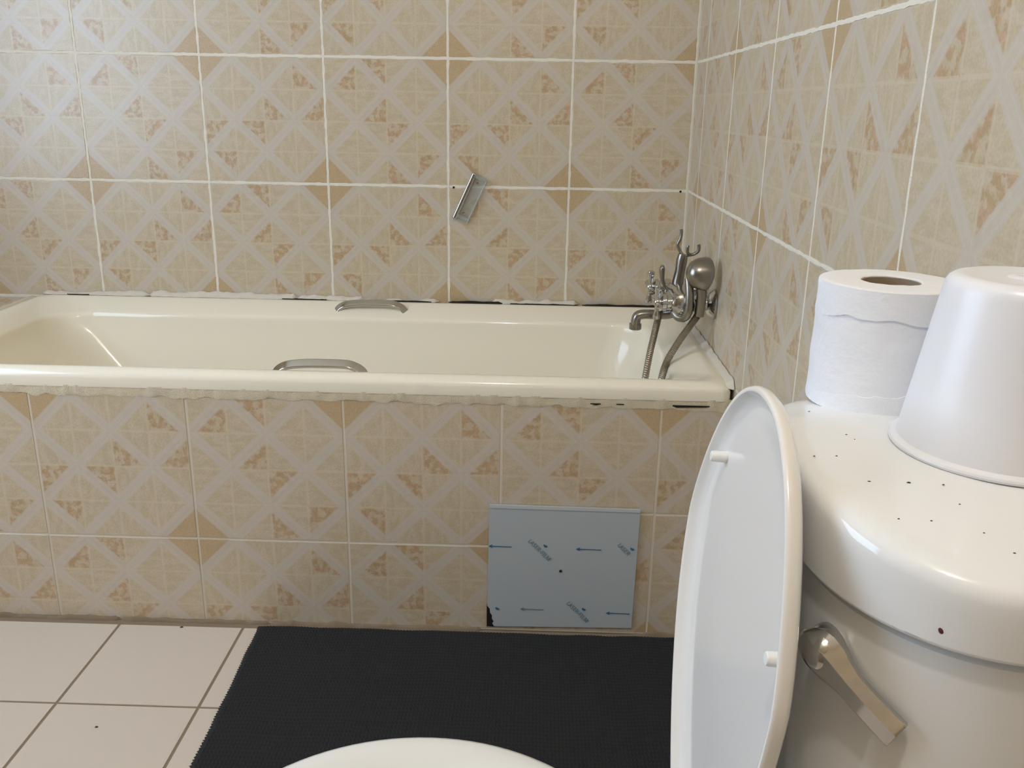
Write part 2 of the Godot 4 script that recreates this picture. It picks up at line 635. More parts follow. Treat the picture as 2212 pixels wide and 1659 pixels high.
func wobbly_strip(x0: float, x1: float, axis: Vector3, origin: Vector3, up: Vector3, out: Vector3, h: float, w: float, jitter: float, seed_: int, step := 0.012) -> ArrayMesh:
	# an uneven bead: a low triangle-like section carried along one axis
	var n := FastNoiseLite.new()
	n.seed = seed_
	n.frequency = 16.0
	n.fractal_octaves = 4
	var rings := []
	var count := maxi(3, int((x1 - x0) / step))
	for i in count + 1:
		var s := lerpf(x0, x1, float(i) / count)
		var taper := clampf(minf(i, count - i) / 2.0, 0.12, 1.0)
		var a := n.get_noise_2d(s * 1.0, 0.0)
		var b := n.get_noise_2d(s * 1.7, 40.0)
		var hh := maxf(0.0006, (h + jitter * a) * taper)
		var ww := maxf(0.0006, (w + jitter * 0.5 * b) * taper)
		var o := origin + axis * s
		rings.append(PackedVector3Array([o - up * 0.0015, o + out * ww - up * 0.0015, o + out * ww * 0.8 + up * hh * 0.35, o + out * ww * 0.35 + up * hh * 0.85, o + up * hh]))
	return loft(rings, 60.0)

func build_bathtub() -> void:
	var tub := thing("bathtub", "cream built-in bathtub along the tiled back wall", "bathtub", Vector3(-0.86, 0, 0.35))
	var off := -tub.position
	var rings := []
	var X0 := -1.716
	var X1 := -0.005
	var Z0 := 0.007
	var Z1 := 0.7025
	# outside: [inset, y]
	for s in [[0.030, 0.517], [0.003, 0.516], [0.0, 0.519], [0.0, 0.536], [0.002, 0.543], [0.008, 0.5505], [0.017, 0.5535], [0.024, 0.5535], [0.032, 0.5522], [0.048, 0.5455], [0.066, 0.5365], [0.082, 0.5275], [0.0865, 0.5240], [0.0895, 0.5190], [0.0915, 0.5120]]:
		rings.append(rrect_ring(X0 + s[0], X1 - s[0], Z0 + s[0], Z1 - s[0], 0.018 + s[0] * 0.95, s[1]))
	# the bowl: back rest slopes at the left end
	for k in 14:
		var f := k / 13.0
		var y := lerpf(0.495, 0.155, f)
		var x0 := lerpf(X0 + 0.10, -1.33, f)
		var x1 := lerpf(X1 - 0.095, -0.165, f)
		rings.append(rrect_ring(x0, x1, lerpf(0.098, 0.15, f), lerpf(0.620, 0.565, f), lerpf(0.105, 0.115, f), y))
	for s in [[0.012, 0.128], [0.032, 0.11], [0.06, 0.102], [0.12, 0.10]]:
		rings.append(rrect_ring(-1.33 + s[0], -0.165 - s[0], 0.15 + s[0], 0.565 - s[0], maxf(0.115 - s[0] * 0.5, 0.05), s[1]))
	part("tub_shell", loft(rings, 60.0, false, true), M.tub, tub, off)
	# grip handles on the rim
	var prof := round_rect(0.020, 0.0075, 0.0032, 3)
	for side in [0, 1]:
		var z := 0.066 if side == 0 else 0.640
		var path := []
		for p in [Vector3(-0.905, 0.524, z + 0.004), Vector3(-0.899, 0.541, z), Vector3(-0.88, 0.5525, z), Vector3(-0.845, 0.5575, z), Vector3(-0.80, 0.5585, z), Vector3(-0.765, 0.558, z), Vector3(-0.747, 0.555, z), Vector3(-0.728, 0.544, z), Vector3(-0.716, 0.522, z + 0.004)]:
			path.append(p)
		var g := part("grip_handle", sweep(smooth_path(path, 5), prof, Vector3.UP, 35.0), M.chrome, tub, off)
		g.set_meta("label", "chrome grip handle on the far rim" if side == 0 else "chrome grip handle on the near rim")
	# sealant beads and the mould that grows in their gaps
	for s in [[-1.71, -1.42, 0.007, 0.004, 7], [-1.42, -1.02, 0.011, 0.005, 8], [-1.02, -0.84, 0.008, 0.004, 9], [-0.84, -0.64, 0.003, 0.003, 10], [-0.50, -0.27, 0.008, 0.004, 12]]:
		part("sealant", wobbly_strip(s[0], s[1], Vector3.RIGHT, Vector3(0, 0.5535, 0.0016), Vector3.UP, Vector3.BACK, s[2], s[3] + 0.008, 0.007, s[4], 0.005), M.sealant, tub, off)
	for s in [[-0.86, -0.66, 0.0018, 21], [-0.615, -0.47, 0.0042, 22], [-0.45, -0.27, 0.0012, 23], [-0.26, -0.06, 0.0030, 24], [-1.06, -0.94, 0.0004, 25], [-1.64, -1.58, 0.0003, 27]]:
		part("mould", wobbly_strip(s[0], s[1], Vector3.RIGHT, Vector3(0, 0.5535, 0.012), Vector3.UP, Vector3.BACK, s[2], 0.007, 0.0022, s[3], 0.006), M.mould, tub, off)
	part("sealant", wobbly_strip(0.16, 0.70, Vector3.BACK, Vector3(-0.0016, 0.5440, 0), Vector3.UP, Vector3.LEFT, 0.015, 0.019, 0.006, 31, 0.006), M.sealant, tub, off)
	part("sealant", wobbly_strip(0.01, 0.70, Vector3.BACK, Vector3(-1.722, 0.5445, 0), Vector3.UP, Vector3.RIGHT, 0.009, 0.012, 0.004, 33), M.sealant, tub, off)
	part("sealant", wobbly_strip(-1.72, -0.004, Vector3.RIGHT, Vector3(0, 0.5200, 0.698), Vector3.DOWN, Vector3.BACK, 0.021, 0.0036, 0.008, 35, 0.005), M.plaster_smear, tub, off)
	for s in [[-0.117, -0.045, 0.003, 41], [-0.275, -0.255, 0.0015, 42], [-0.225, -0.21, 0.0015, 43]]:
		part("mould", wobbly_strip(s[0], s[1], Vector3.RIGHT, Vector3(0, 0.5075, 0.7005), Vector3.DOWN, Vector3.BACK, s[2], 0.003, 0.0024, s[3], 0.004), M.mould, tub, off)

# =====================================================================  toilet
const YC := 0.837    # top of the cistern lid
const ZC := 1.768
func cistern_ring(inset: float, y_of: Callable, f := 1.0) -> PackedVector3Array:
	# plan of the cistern: straight along the wall, elliptic front corners
	var p := PackedVector3Array()
	var x0 := -0.217 + inset
	var x1 := -0.006 - inset * 0.3
	var hz := 0.1655 - inset
	var rx := 0.098 - inset * 0.5
	var rz := 0.117 - inset * 0.5
	var c := Vector2(-0.10, ZC)
	for k in 25:
		var a := PI / 2 * k / 24.0
		p.append(Vector3(x0 + rx - rx * sin(a), 0, ZC + hz - rz + rz * cos(a)))
	for k in range(1, 6):
		p.append(Vector3(x0, 0, lerpf(ZC + hz - rz, ZC - hz + rz, k / 6.0)))
	for k in 25:
		var a := PI / 2 * k / 24.0
		p.append(Vector3(x0 + rx - rx * cos(a), 0, ZC - hz + rz - rz * sin(a)))
	for k in range(1, 5):
		p.append(Vector3(lerpf(x0 + rx, x1 - 0.012, k / 5.0), 0, ZC - hz))
	for k in 5:
		var a := PI / 2 * k / 4.0
		p.append(Vector3(x1 - 0.012 + 0.012 * sin(a), 0, ZC - hz + 0.012 - 0.012 * cos(a)))
	for k in range(1, 10):
		p.append(Vector3(x1, 0, lerpf(ZC - hz + 0.012, ZC + hz - 0.012, k / 10.0)))
	for k in 5:
		var a := PI / 2 * k / 4.0
		p.append(Vector3(x1 - 0.012 + 0.012 * cos(a), 0, ZC + hz - 0.012 + 0.012 * sin(a)))
	for k in range(1, 5):
		p.append(Vector3(lerpf(x1 - 0.012, x0 + rx, k / 5.0), 0, ZC + hz))
	for k in p.size():
		var q := Vector2(p[k].x, p[k].z)
		q = c + (q - c) * f
		p[k] = Vector3(q.x, y_of.call(q.x, q.y), q.y)
	return p

func lid_top(_x: float, z: float) -> float:
	return YC - 0.13 * maxf(0.0, absf(z - ZC) - 0.060)

func lid_half(s: float) -> float:
	var L := 0.4343
	var s0 := 0.2836
	var x := (s - s0) / (L - s0)
	var a := 0.1426
	var extra := 0.007 * smoothstep(0.065, 0.025, s)
	if x < 0.0:
		return a * (1.0 - 0.2929 * x * x) * 1.0 + extra
	return a * pow(maxf(1.0 - pow(minf(x, 1.0), 1.35), 0.0), 1.0 / 2.18)

func lid_point(s: float, w: float, depth: float) -> Vector3:
	var th := 0.074
	var e := Vector3(sin(th), cos(th), 0)
	var n := Vector3(cos(th), -sin(th), 0)
	return Vector3(-0.2673, 0.44, 1.765) + e * s + n * (-0.1094 * s * (0.4343 - s) + depth) + Vector3(0, 0, w)

func build_toilet() -> void:
	var t := thing("toilet", "white close-coupled toilet with raised lid and chrome flush lever", "toilet", Vector3(-0.35, 0, 1.765))
	var off := -t.position
	# cistern
	var tank := []
	for s in [[0.030, 0.42], [0.022, 0.425], [0.020, 0.44], [0.010, 0.60], [0.0065, 0.76], [0.0075, 0.772], [0.013, 0.7745], [0.014, 0.80]]:
		tank.append(cistern_ring(s[0], func(_x, _z): return s[1]))
	part("cistern", loft(tank, 30.0), M.ceramic, t, off)
	var lid := []
	lid.append(cistern_ring(0.012, func(_x, _z): return 0.7835))
	lid.append(cistern_ring(0.004, func(_x, _z): return 0.7795))
	lid.append(cistern_ring(0.0012, func(_x, _z): return 0.7800))
	lid.append(cistern_ring(0.0, func(_x, _z): return 0.7825))
	for s in [[0.0, 0.020], [0.0002, 0.0125], [0.0012, 0.0085], [0.0032, 0.0052], [0.0062, 0.0028], [0.0105, 0.0012], [0.017, 0.0003], [0.032, 0.0]]:
		lid.append(cistern_ring(s[0], func(x, z): return lid_top(x, z) - s[1]))
	for f in [0.86, 0.68, 0.5, 0.34, 0.18, 0.06]:
		lid.append(cistern_ring(0.032, func(x, z): return lid_top(x, z), f))
	part("cistern_lid", loft(lid, 30.0), M.ceramic, t, off)
	# flush lever on the rounded corner
	var nrm := Vector3(-0.74, 0.0, 0.67)
	var tang := Vector3(0.60, -0.42, 0.68).normalized()
	var pivot := Vector3(-0.2045, 0.7395, 1.857)
	var lev := []
	var sc := []
	for q in [[-0.0150, 0.40, 0.007], [-0.0125, 0.70, 0.009], [-0.007, 1.02, 0.0105], [0.0, 1.12, 0.0110], [0.008, 1.06, 0.0115], [0.016, 0.86, 0.0125], [0.024, 0.74, 0.0135], [0.036, 0.74, 0.0145], [0.050, 0.76, 0.015], [0.0575, 0.77, 0.015], [0.0590, 0.72, 0.015]]:
		lev.append(pivot + tang * q[0] + nrm * q[2])
		sc.append(q[1])
	var lp := PackedVector2Array()
	for q in [[-0.0140, -0.0060], [0.0140, -0.0060], [0.0140, -0.0018], [0.0062, 0.0058], [-0.0062, 0.0058], [-0.0140, -0.0018]]:
		lp.append(Vector2(q[0], q[1]))
	part("flush_lever", sweep(lev, lp, nrm, 24.0, sc), M.chrome, t, off)
	var boss := part("lever_boss", lathe([[0.0, -0.004], [0.0150, -0.004], [0.0150, 0.006], [0.0125, 0.012], [0.0085, 0.0165], [0.0045, 0.0188], [0.0, 0.0195]], 32), M.chrome, t, off + pivot)
	boss.basis = Basis(Quaternion(Vector3.UP, nrm.normalized()))
	# dirt specks on the lid, a red mark on its side
	var sv := PackedVector3Array()
	var stt := PackedInt32Array()
	for p in [[-0.1691, 1.743, 1.0], [-0.1663, 1.752, 0.6], [-0.1822, 1.8256, 1.1], [-0.1582, 1.8255, 1.1], [-0.1381, 1.8277, 0.7], [-0.2040, 1.7855, 0.7], [-0.189, 1.7843, 0.8], [-0.178, 1.6855, 0.9], [-0.1377, 1.8498, 0.7], [-0.1795, 1.8669, 0.6], [-0.1615, 1.8682, 0.8], [-0.1368, 1.8791, 0.7], [-0.1289, 1.8976, 0.8]]:
		var o := sv.size()
		var y := lid_top(p[0], p[1])
		for k in 8:
			var a := TAU * k / 8
			sv.append(Vector3(p[0] + cos(a) * 0.0012 * p[2], y - 0.0001, p[1] + sin(a) * 0.0009 * p[2]))
		sv.append(Vector3(p[0], y + 0.0005, p[1]))
		for k in 8:
			stt.append_array([o + 8, o + (k + 1) % 8, o + k])
	var sp := part("dirt_specks", commit(sv, stt, 60.0, PackedVector2Array(), false), M.speck, t, off)
	sp.set_meta("kind", "stuff")
	var red := part("red_mark", lathe([[0.0024, -0.0006], [0.0022, 0.0003], [0.0014, 0.0007], [0.0003, 0.0009]], 10), M.red, t, off + Vector3(-0.1702, 0.7905, 1.9162))
	red.basis = Basis(Quaternion(Vector3.UP, Vector3(-0.5, 0.0, 0.86).normalized())) * Basis.from_scale(Vector3(0.55, 0.7, 0.8))
	# raised lid: a shallow dish leaning on the cistern
	var rings := []
	var N := 44
	var outline := []
	for k in N + 1:
		var s := 0.4343 * sin(PI / 2 * k / N)
		outline.append(Vector2(s, -lid_half(s)))
	for k in range(N - 1, -1, -1):
		var s := 0.4343 * sin(PI / 2 * k / N)
		outline.append(Vector2(s, lid_half(s)))
	for k in range(1, 6):
		outline.append(Vector2(0.0, lerpf(lid_half(0.0), -lid_half(0.0), k / 6.0)))
	var c := Vector2(0.20, 0.0)
	var inward := []
	for k in outline.size():
		var d: Vector2 = (outline[(k + 1) % outline.size()] - outline[k - 1])
		inward.append(Vector2(-d.y, d.x).normalized() * (1.0 if Vector2(-d.y, d.x).dot(c - outline[k]) > 0 else -1.0))
	for q in [[0.10, 0.0092, 0.12], [0.10, 0.0092, 0.5], [0.030, 0.0092, 1.0], [0.016, 0.0090, 1.0], [0.011, 0.0078, 1.0], [0.0075, 0.0052, 1.0], [0.0055, 0.0020, 1.0], [0.0042, 0.0004, 1.0], [0.0028, 0.0, 1.0], [0.0012, 0.0004, 1.0], [0.0003, 0.0016, 1.0], [0.0, 0.0035, 1.0], [0.0005, 0.0070, 1.0], [0.003, 0.0104, 1.0], [0.0075, 0.0128, 1.0], [0.014, 0.0140, 1.0], [0.03, 0.0148, 1.0], [0.06, 0.0152, 0.8], [0.06, 0.0153, 0.3]]:
		var r := PackedVector3Array()
		for k in outline.size():
			var p: Vector2
			if q[0] >= 0.03:
				p = c + (outline[k] - c) * (1.0 - q[0] / 0.14) * q[2]
			else:
				p = outline[k] + inward[k] * q[0]
			r.append(lid_point(p.x, p.y, q[1]))
		rings.append(r)
	var lidm := part("lid", loft(rings, 35.0), M.lid, t, off)
	var nn := Vector3(cos(0.074), -sin(0.074), 0)
	for p in [Vector2(0.353, -0.088), Vector2(0.311, 0.122)]:
		var peg := part("bumper_peg", lathe([[0.0046, -0.002], [0.0044, 0.0115], [0.0038, 0.0127], [0.0, 0.013]], 20), M.peg, lidm, lid_point(p.x, p.y, 0.0092))
		peg.basis = Basis(Quaternion(Vector3.UP, -nn))
	# seat ring and bowl
	var cx := -0.4835
	var cz := 1.765
	var seat := []
	for s in [[0.0, 0.006], [-0.002, 0.003], [0.0, 0.0], [0.004, -0.004], [0.012, -0.0095]]:
		pass
	for s in [[0.060, 0.417], [0.004, 0.417], [0.0, 0.421], [0.0, 0.429], [0.003, 0.4345], [0.010, 0.4385], [0.022, 0.440], [0.036, 0.4385], [0.050, 0.434], [0.060, 0.428], [0.062, 0.422]]:
		seat.append(oval(cx, cz, 0.2106 - s[0], 0.1945 - s[0], s[1]))
	part("seat", loft(seat, 40.0, false, false, true, true), M.seat, t, off)
	var bowl := []
	for s in [[0.11, 0.10, 0.0, 0.06], [0.112, 0.102, 0.02, 0.06], [0.10, 0.092, 0.12, 0.05], [0.115, 0.10, 0.22, 0.03], [0.16, 0.145, 0.32, 0.01], [0.198, 0.178, 0.39, 0.0], [0.203, 0.184, 0.405, 0.0], [0.203, 0.184, 0.413, 0.0], [0.196, 0.176, 0.416, 0.0], [0.155, 0.135, 0.416, 0.0], [0.145, 0.126, 0.405, 0.0], [0.14, 0.12, 0.36, 0.0], [0.11, 0.09, 0.28, 0.0], [0.05, 0.05, 0.22, 0.02]]:
		bowl.append(oval(cx + s[3], cz, s[0], s[1], s[2]))
	part("bowl", loft(bowl, 40.0), M.ceramic, t, off)
	part("bowl_shelf", soft_box(Vector3(0.30, 0.10, 0.26), 0.03, 4), M.ceramic, t, off + Vector3(-0.17, 0.365, cz))
	for z in [-0.07, 0.07]:
		part("hinge", soft_box(Vector3(0.03, 0.03, 0.04), 0.008, 3), M.lid, t, off + Vector3(-0.262, 0.43, cz + z))

func oval(cx: float, cz: float, a: float, b: float, y: float, n := 96) -> PackedVector3Array:
	var p := PackedVector3Array()
	for k in n:
		var g := TAU * k / n
		p.append(Vector3(cx + a * cos(g), y, cz + b * sin(g)))
	return p

# =====================================================================  bath mat
func build_mat() -> void:
	var n := FastNoiseLite.new()
	n.seed = 77
	n.frequency = 3.0
	var nx := 420
	var nz := 220
	var x0 := -0.945
	var x1 := -0.035
	var v := PackedVector3Array()
	var t := PackedInt32Array()
	var uv := PackedVector2Array()
	for i in nx + 1:
		for j in nz + 1:
			var fx := float(i) / nx
			var fz := float(j) / nz
			var x := lerpf(x0, x1, fx)
			var zfar := 0.712 + 0.004 * n.get_noise_2d(x * 2.0, 0.0)
			var z := lerpf(zfar, 1.34, fz)
			# slightly skewed left edge with loops, rounded corner
			var edge := minf(minf(i, nx - i) / 6.0, minf(j, nz - j) / 4.0)
			x += (1.0 - fx) * (0.006 * n.get_noise_2d(0.0, z * 0.9) + 0.02 * (fz - 0.2) * (1.0 if fz < 0.2 else 0.6))
			if i == 0:
				x += 0.0022 * sin(z * 900.0)
			if j == 0:
				z += 0.0016 * sin(x * 900.0)
				if fx < 0.03:
					z += 0.02 * (0.03 - fx) / 0.03
			var rib := 0.0011 * sin(x * 2.0 * PI / 0.0065 + 1.2 * sin(z * 500.0)) + 0.0006 * sin(z * TAU / 0.004)
			var y := (0.0075 + rib + 0.001 * n.get_noise_2d(x * 3.0, z * 3.0)) * clampf(edge + 0.25, 0.0, 1.0)
			v.append(Vector3(x, y + 0.0004, z))
			uv.append(Vector2(x, z))
	for i in nx:
		for j in nz:
			var a := i * (nz + 1) + j
			var b := a + nz + 1
			t.append_array([a, a + 1, b + 1, a, b + 1, b])
	# hem down to the floor
	var o := mi("bath_mat", commit(v, t, 80.0, uv, false), M.mat, self)
	o.set_meta("label", "black woven bath mat on the floor in front of the bathtub")
	o.set_meta("category", "mat")

# =====================================================================  access plate
func build_plate() -> void:
	var p := thing("access_panel", "grey film-covered metal plate leaning on the tiled front under the bathtub", "panel", Vector3(-0.318, 0.0, 0.7015))
	# the sheet has a torn lower left corner
	var out := PackedVector2Array()
	for q in [[-0.1500, 0.291], [0.1525, 0.2885], [0.1490, 0.017], [-0.138, 0.0122], [-0.1415, 0.0185], [-0.1385, 0.0225], [-0.1425, 0.030], [-0.1425, 0.038], [-0.1465, 0.044], [-0.1472, 0.053], [-0.1525, 0.060]]:
		out.append(Vector2(q[0], q[1]))
	part("sheet", slab(out, 0.0022), M.plate, p)
	var top := PackedVector2Array([Vector2(-0.1498, 0.2908), Vector2(0.1523, 0.2883), Vector2(0.1518, 0.2815), Vector2(-0.1502, 0.2835)])
	part("folded_edge", slab(top, 0.0014), M.plate_edge, p, Vector3(0, 0, 0.0018))
	var gap := PackedVector2Array([Vector2(-0.1535, 0.063), Vector2(-0.1365, 0.045), Vector2(-0.136, 0.010), Vector2(-0.1535, 0.010)])
	part("torn_gap", slab(gap, 0.0006), M.black, p, Vector3(0, 0, -0.001))
	var rv := part("rivet_hole", lathe([[0.0034, 0.0], [0.0030, 0.0006], [0.0018, 0.0006], [0.0014, 0.0]], 16), M.speck, p, Vector3(-0.0028, 0.1461, 0.0023))
	rv.rotation.x = PI / 2
	for a in [[-0.1515, -0.104, 0.1985, 0], [0.0265, 0.0781, 0.1970, 0], [-0.0844, -0.0354, 0.0555, 1], [0.0934, 0.1433, 0.0515, 0]]:
		var y: float = a[2]
		var sh := PackedVector2Array([Vector2(a[0], y), Vector2(a[0] + 0.0085, y + 0.0042), Vector2(a[0] + 0.0075, y + 0.0010), Vector2(a[1], y + 0.0004), Vector2(a[1], y - 0.0012), Vector2(a[0] + 0.0075, y - 0.0008), Vector2(a[0] + 0.0085, y - 0.0042)])
		part("printed_arrow", slab(sh, 0.0002), M.ink if a[3] == 0 else M.ink_faint, p, Vector3(0, 0, 0.0023))
	for b in [[-0.0355, 0.2019], [0.1405, 0.2001], [-0.1316, 0.0547], [0.048, 0.0584]]:
		var sh := PackedVector2Array()
		for k in 10:
			var g := TAU * k / 10
			sh.append(Vector2(b[0], b[1]) + Vector2(cos(g) * 0.0052, sin(g) * 0.0028).rotated(-0.6) * (1.0 if k % 3 else 0.75))
		part("printed_blot", slab(sh, 0.0002), M.ink, p, Vector3(0, 0, 0.0023))
	var font := SystemFont.new()
	font.font_names = PackedStringArray(["Droid Sans"])
	for w in [["LASER-FILM", -0.0475, 0.1925, 1.0], ["LASER", 0.1235, 0.1995, 0.72], ["LASER-FILM", 0.0352, 0.0520, 1.0]]:
		var tm := TextMesh.new()
		tm.font = font
		tm.text = w[0]
		tm.font_size = 16
		tm.pixel_size = 0.00074
		tm.depth = 0.0003
		var o := part("printed_lettering", tm, M.ink_faint, p, Vector3(w[1], w[2], 0.0023))
		o.rotation.z = -0.80
		o.set_meta("label", "faint blue lettering on the film")

# a flat outline (counter-clockwise or clockwise) with thickness, front at z = +h/2
func slab(outline: PackedVector2Array, h: float) -> ArrayMesh:
	var v := PackedVector3Array()
	var t := PackedInt32Array()
	var n := outline.size()
	for z in [h / 2, -h / 2]:
		for q in outline:
			v.append(Vector3(q.x, q.y, z))
	var tri := Geometry2D.triangulate_polygon(outline)
	for i in range(0, tri.size(), 3):
		var a := outline[tri[i]]
		var ccw := (outline[tri[i + 1]] - a).cross(outline[tri[i + 2]] - a) > 0
		var o := [tri[i], tri[i + 1], tri[i + 2]] if ccw else [tri[i], tri[i + 2], tri[i + 1]]
		t.append_array([o[0], o[1], o[2], o[0] + n, o[2] + n, o[1] + n])
	var area := 0.0
	for k in n:
		area += outline[k].cross(outline[(k + 1) % n])
	for k in n:
		var k2 := (k + 1) % n
		if area > 0:
			t.append_array([k, k + n, k2 + n, k, k2 + n, k2])
		else:
			t.append_array([k, k2 + n, k + n, k, k2, k2 + n])
	return commit(v, t, 20.0, PackedVector2Array(), false)

# =====================================================================  mixer tap with hand shower
func build_mixer() -> void:
	var x := thing("bath_mixer", "chrome bath mixer tap with cross handles on the right wall", "tap", Vector3(0, 0.65, 0.37))
	var off := -x.position
	# wall unions and body
	for z in [0.30, 0.445]:
		part("wall_flange", lathe([[0.0, 0.0], [0.033, 0.0], [0.034, 0.004], [0.026, 0.013], [0.0165, 0.017], [0.0, 0.017]], 32), M.chrome, x, off + Vector3(-0.001, 0.655, z)).rotation.z = PI / 2
		part("wall_union", tube([Vector3(-0.012, 0.655, z), Vector3(-0.04, 0.655, z), Vector3(-0.058, 0.655, z)], 0.0145, 20), M.chrome, x, off)
	var body := []
	for q in [[0.278, 0.6], [0.284, 0.92], [0.30, 1.0], [0.33, 0.98], [0.345, 1.12], [0.372, 1.2], [0.40, 1.12], [0.415, 0.98], [0.445, 1.0], [0.461, 0.92], [0.467, 0.6]]:
		body.append(q)
	var bp := []
	var bs := []
	for q in body:
		bp.append(Vector3(-0.068, 0.652, q[0]))
		bs.append(q[1])
	part("mixer_body", sweep(bp, circle(0.0275, 28), Vector3.UP, 40.0, bs), M.chrome, x, off)
	# headworks and cross handles, one hot, one cold
	for z in [0.305, 0.440]:
		var y := 0.662 if z < 0.4 else 0.655
		part("valve_neck", lathe([[0.0, 0.0], [0.0200, 0.0], [0.0200, 0.012], [0.0160, 0.014], [0.0160, 0.024], [0.0185, 0.026], [0.0185, 0.034], [0.010, 0.038], [0.009, 0.046], [0.0, 0.046]], 28), M.chrome, x, off + Vector3(-0.078, y, z)).rotation.z = PI / 2
		var h := part("cross_handle", lathe([[0.0, -0.002], [0.0095, 0.0], [0.011, 0.005], [0.0095, 0.010], [0.006, 0.013], [0.0, 0.0145]], 24), M.chrome, x, off + Vector3(-0.117, y, z))
		h.rotation.z = PI / 2
		for k in 4:
			var g := PI / 2 * k + 0.12
			var d := Vector3(cos(g), 0, sin(g))
			var arm := []
			var s := []
			for q in [[0.004, 0.8], [0.012, 0.66], [0.021, 0.76], [0.027, 1.0], [0.033, 1.12], [0.0375, 0.95], [0.039, 0.45]]:
				arm.append(d * q[0] + Vector3(0, 0.005, 0))
				s.append(q[1])
			var a := mi("handle_arm" if k == 0 else "handle_arm_%03d" % k, sweep(arm, circle(0.0074, 14), Vector3.UP, 40.0, s), M.chrome, h)
			a.position = Vector3.ZERO
	# spout
	var sp := smooth_path([Vector3(-0.064, 0.632, 0.372), Vector3(-0.082, 0.616, 0.372), Vector3(-0.11, 0.613, 0.372), Vector3(-0.14, 0.613, 0.372), Vector3(-0.154, 0.609, 0.372), Vector3(-0.158, 0.599, 0.372), Vector3(-0.1585, 0.588, 0.372)], 6)
	part("spout", sweep(sp, round_rect(0.026, 0.0205, 0.0095, 5), Vector3.UP, 40.0), M.chrome_dull, x, off)
	part("spout_nozzle", lathe([[0.0, 0.0], [0.0125, 0.0], [0.0138, 0.002], [0.0138, 0.013], [0.0, 0.013]], 24), M.chrome_dull, x, off + Vector3(-0.1585, 0.578, 0.372))
	# diverter lever
	var dv := []
	for q in [[-0.088, 0.664], [-0.098, 0.676], [-0.1035, 0.690], [-0.105, 0.706], [-0.105, 0.717], [-0.1045, 0.722]]:
		dv.append(Vector3(q[0], q[1], 0.36))
	part("diverter_lever", sweep(dv, round_rect(0.018, 0.0095, 0.004, 3), Vector3.LEFT, 40.0, [1.0, 0.8, 0.9, 1.15, 1.1, 0.6]), M.chrome_dull, x, off)
	# hand shower cradle: a post that ends in a fork
	part("cradle_post", tube([Vector3(-0.070, 0.670, 0.365), Vector3(-0.069, 0.690, 0.365), Vector3(-0.066, 0.712, 0.365), Vector3(-0.064, 0.735, 0.365), Vector3(-0.062, 0.748, 0.365)], 0.0125, 18, [1.15, 1.0, 0.9, 1.0, 0.85]), M.chrome_dull, x, off)
	part("cradle_fork", tube(smooth_path([Vector3(-0.060, 0.742, 0.365), Vector3(-0.070, 0.757, 0.36), Vector3(-0.0745, 0.769, 0.36), Vector3(-0.070, 0.780, 0.36), Vector3(-0.068, 0.792, 0.36), Vector3(-0.069, 0.802, 0.36)], 5), 0.0036, 12), M.chrome_dull, x, off)
	part("cradle_fork", tube(smooth_path([Vector3(-0.060, 0.745, 0.37), Vector3(-0.050, 0.748, 0.372), Vector3(-0.040, 0.7505, 0.375), Vector3(-0.032, 0.758, 0.38), Vector3(-0.031, 0.768, 0.38), Vector3(-0.0325, 0.772, 0.38)], 5), 0.0036, 12), M.chrome_dull, x, off)
	part("cradle_fork", tube(smooth_path([Vector3(-0.048, 0.748, 0.374), Vector3(-0.0545, 0.754, 0.38), Vector3(-0.0565, 0.764, 0.385), Vector3(-0.0555, 0.771, 0.385)], 5), 0.0034, 12), M.chrome_dull, x, off)
	# return bend under the body
	part("outlet_bend", tube(smooth_path([Vector3(-0.0634, 0.7127, 0.4670), Vector3(-0.0609, 0.6784, 0.4768), Vector3(-0.0614, 0.6462, 0.4798), Vector3(-0.0678, 0.6305, 0.4739), Vector3(-0.0790, 0.6285, 0.4622), Vector3(-0.0869, 0.6374, 0.4524)], 6), 0.0092, 16), M.chrome_dull, x, off)

	# hand shower, hanging beside the tap
	var hs := thing("hand_shower", "grey chrome hand shower head hanging upside down beside the bath mixer", "shower head", Vector3(-0.0428, 0.7273, 0.4817))
	var axis := Vector3(0.62, -0.12, -0.20).normalized()
	var head := part("shower_head", lathe([[0.0, -0.026], [0.012, -0.0245], [0.022, -0.018], [0.0295, -0.006], [0.0335, 0.008], [0.034, 0.016], [0.0325, 0.019], [0.0, 0.019]], 36), M.chrome_dull, hs, Vector3(-0.003, 0.0, 0.0))
	head.basis = Basis(Quaternion(Vector3.UP, axis)) * Basis.from_scale(Vector3(1.06, 1.0, 0.92))
	part("spray_face", lathe([[0.0, 0.0], [0.029, 0.0], [0.029, 0.003], [0.0, 0.004]], 32), mat(srgb(70, 66, 62), 0.6), hs, Vector3(-0.003, 0, 0) + axis * 0.0185).basis = head.basis
	part("shower_grip", tube(smooth_path([Vector3(0.002, -0.020, 0.002), Vector3(0.006, -0.045, 0.0), Vector3(0.006, -0.075, -0.004), Vector3(0.005, -0.092, -0.006)], 6), 0.0105, 18, []), M.chrome_dull, hs)

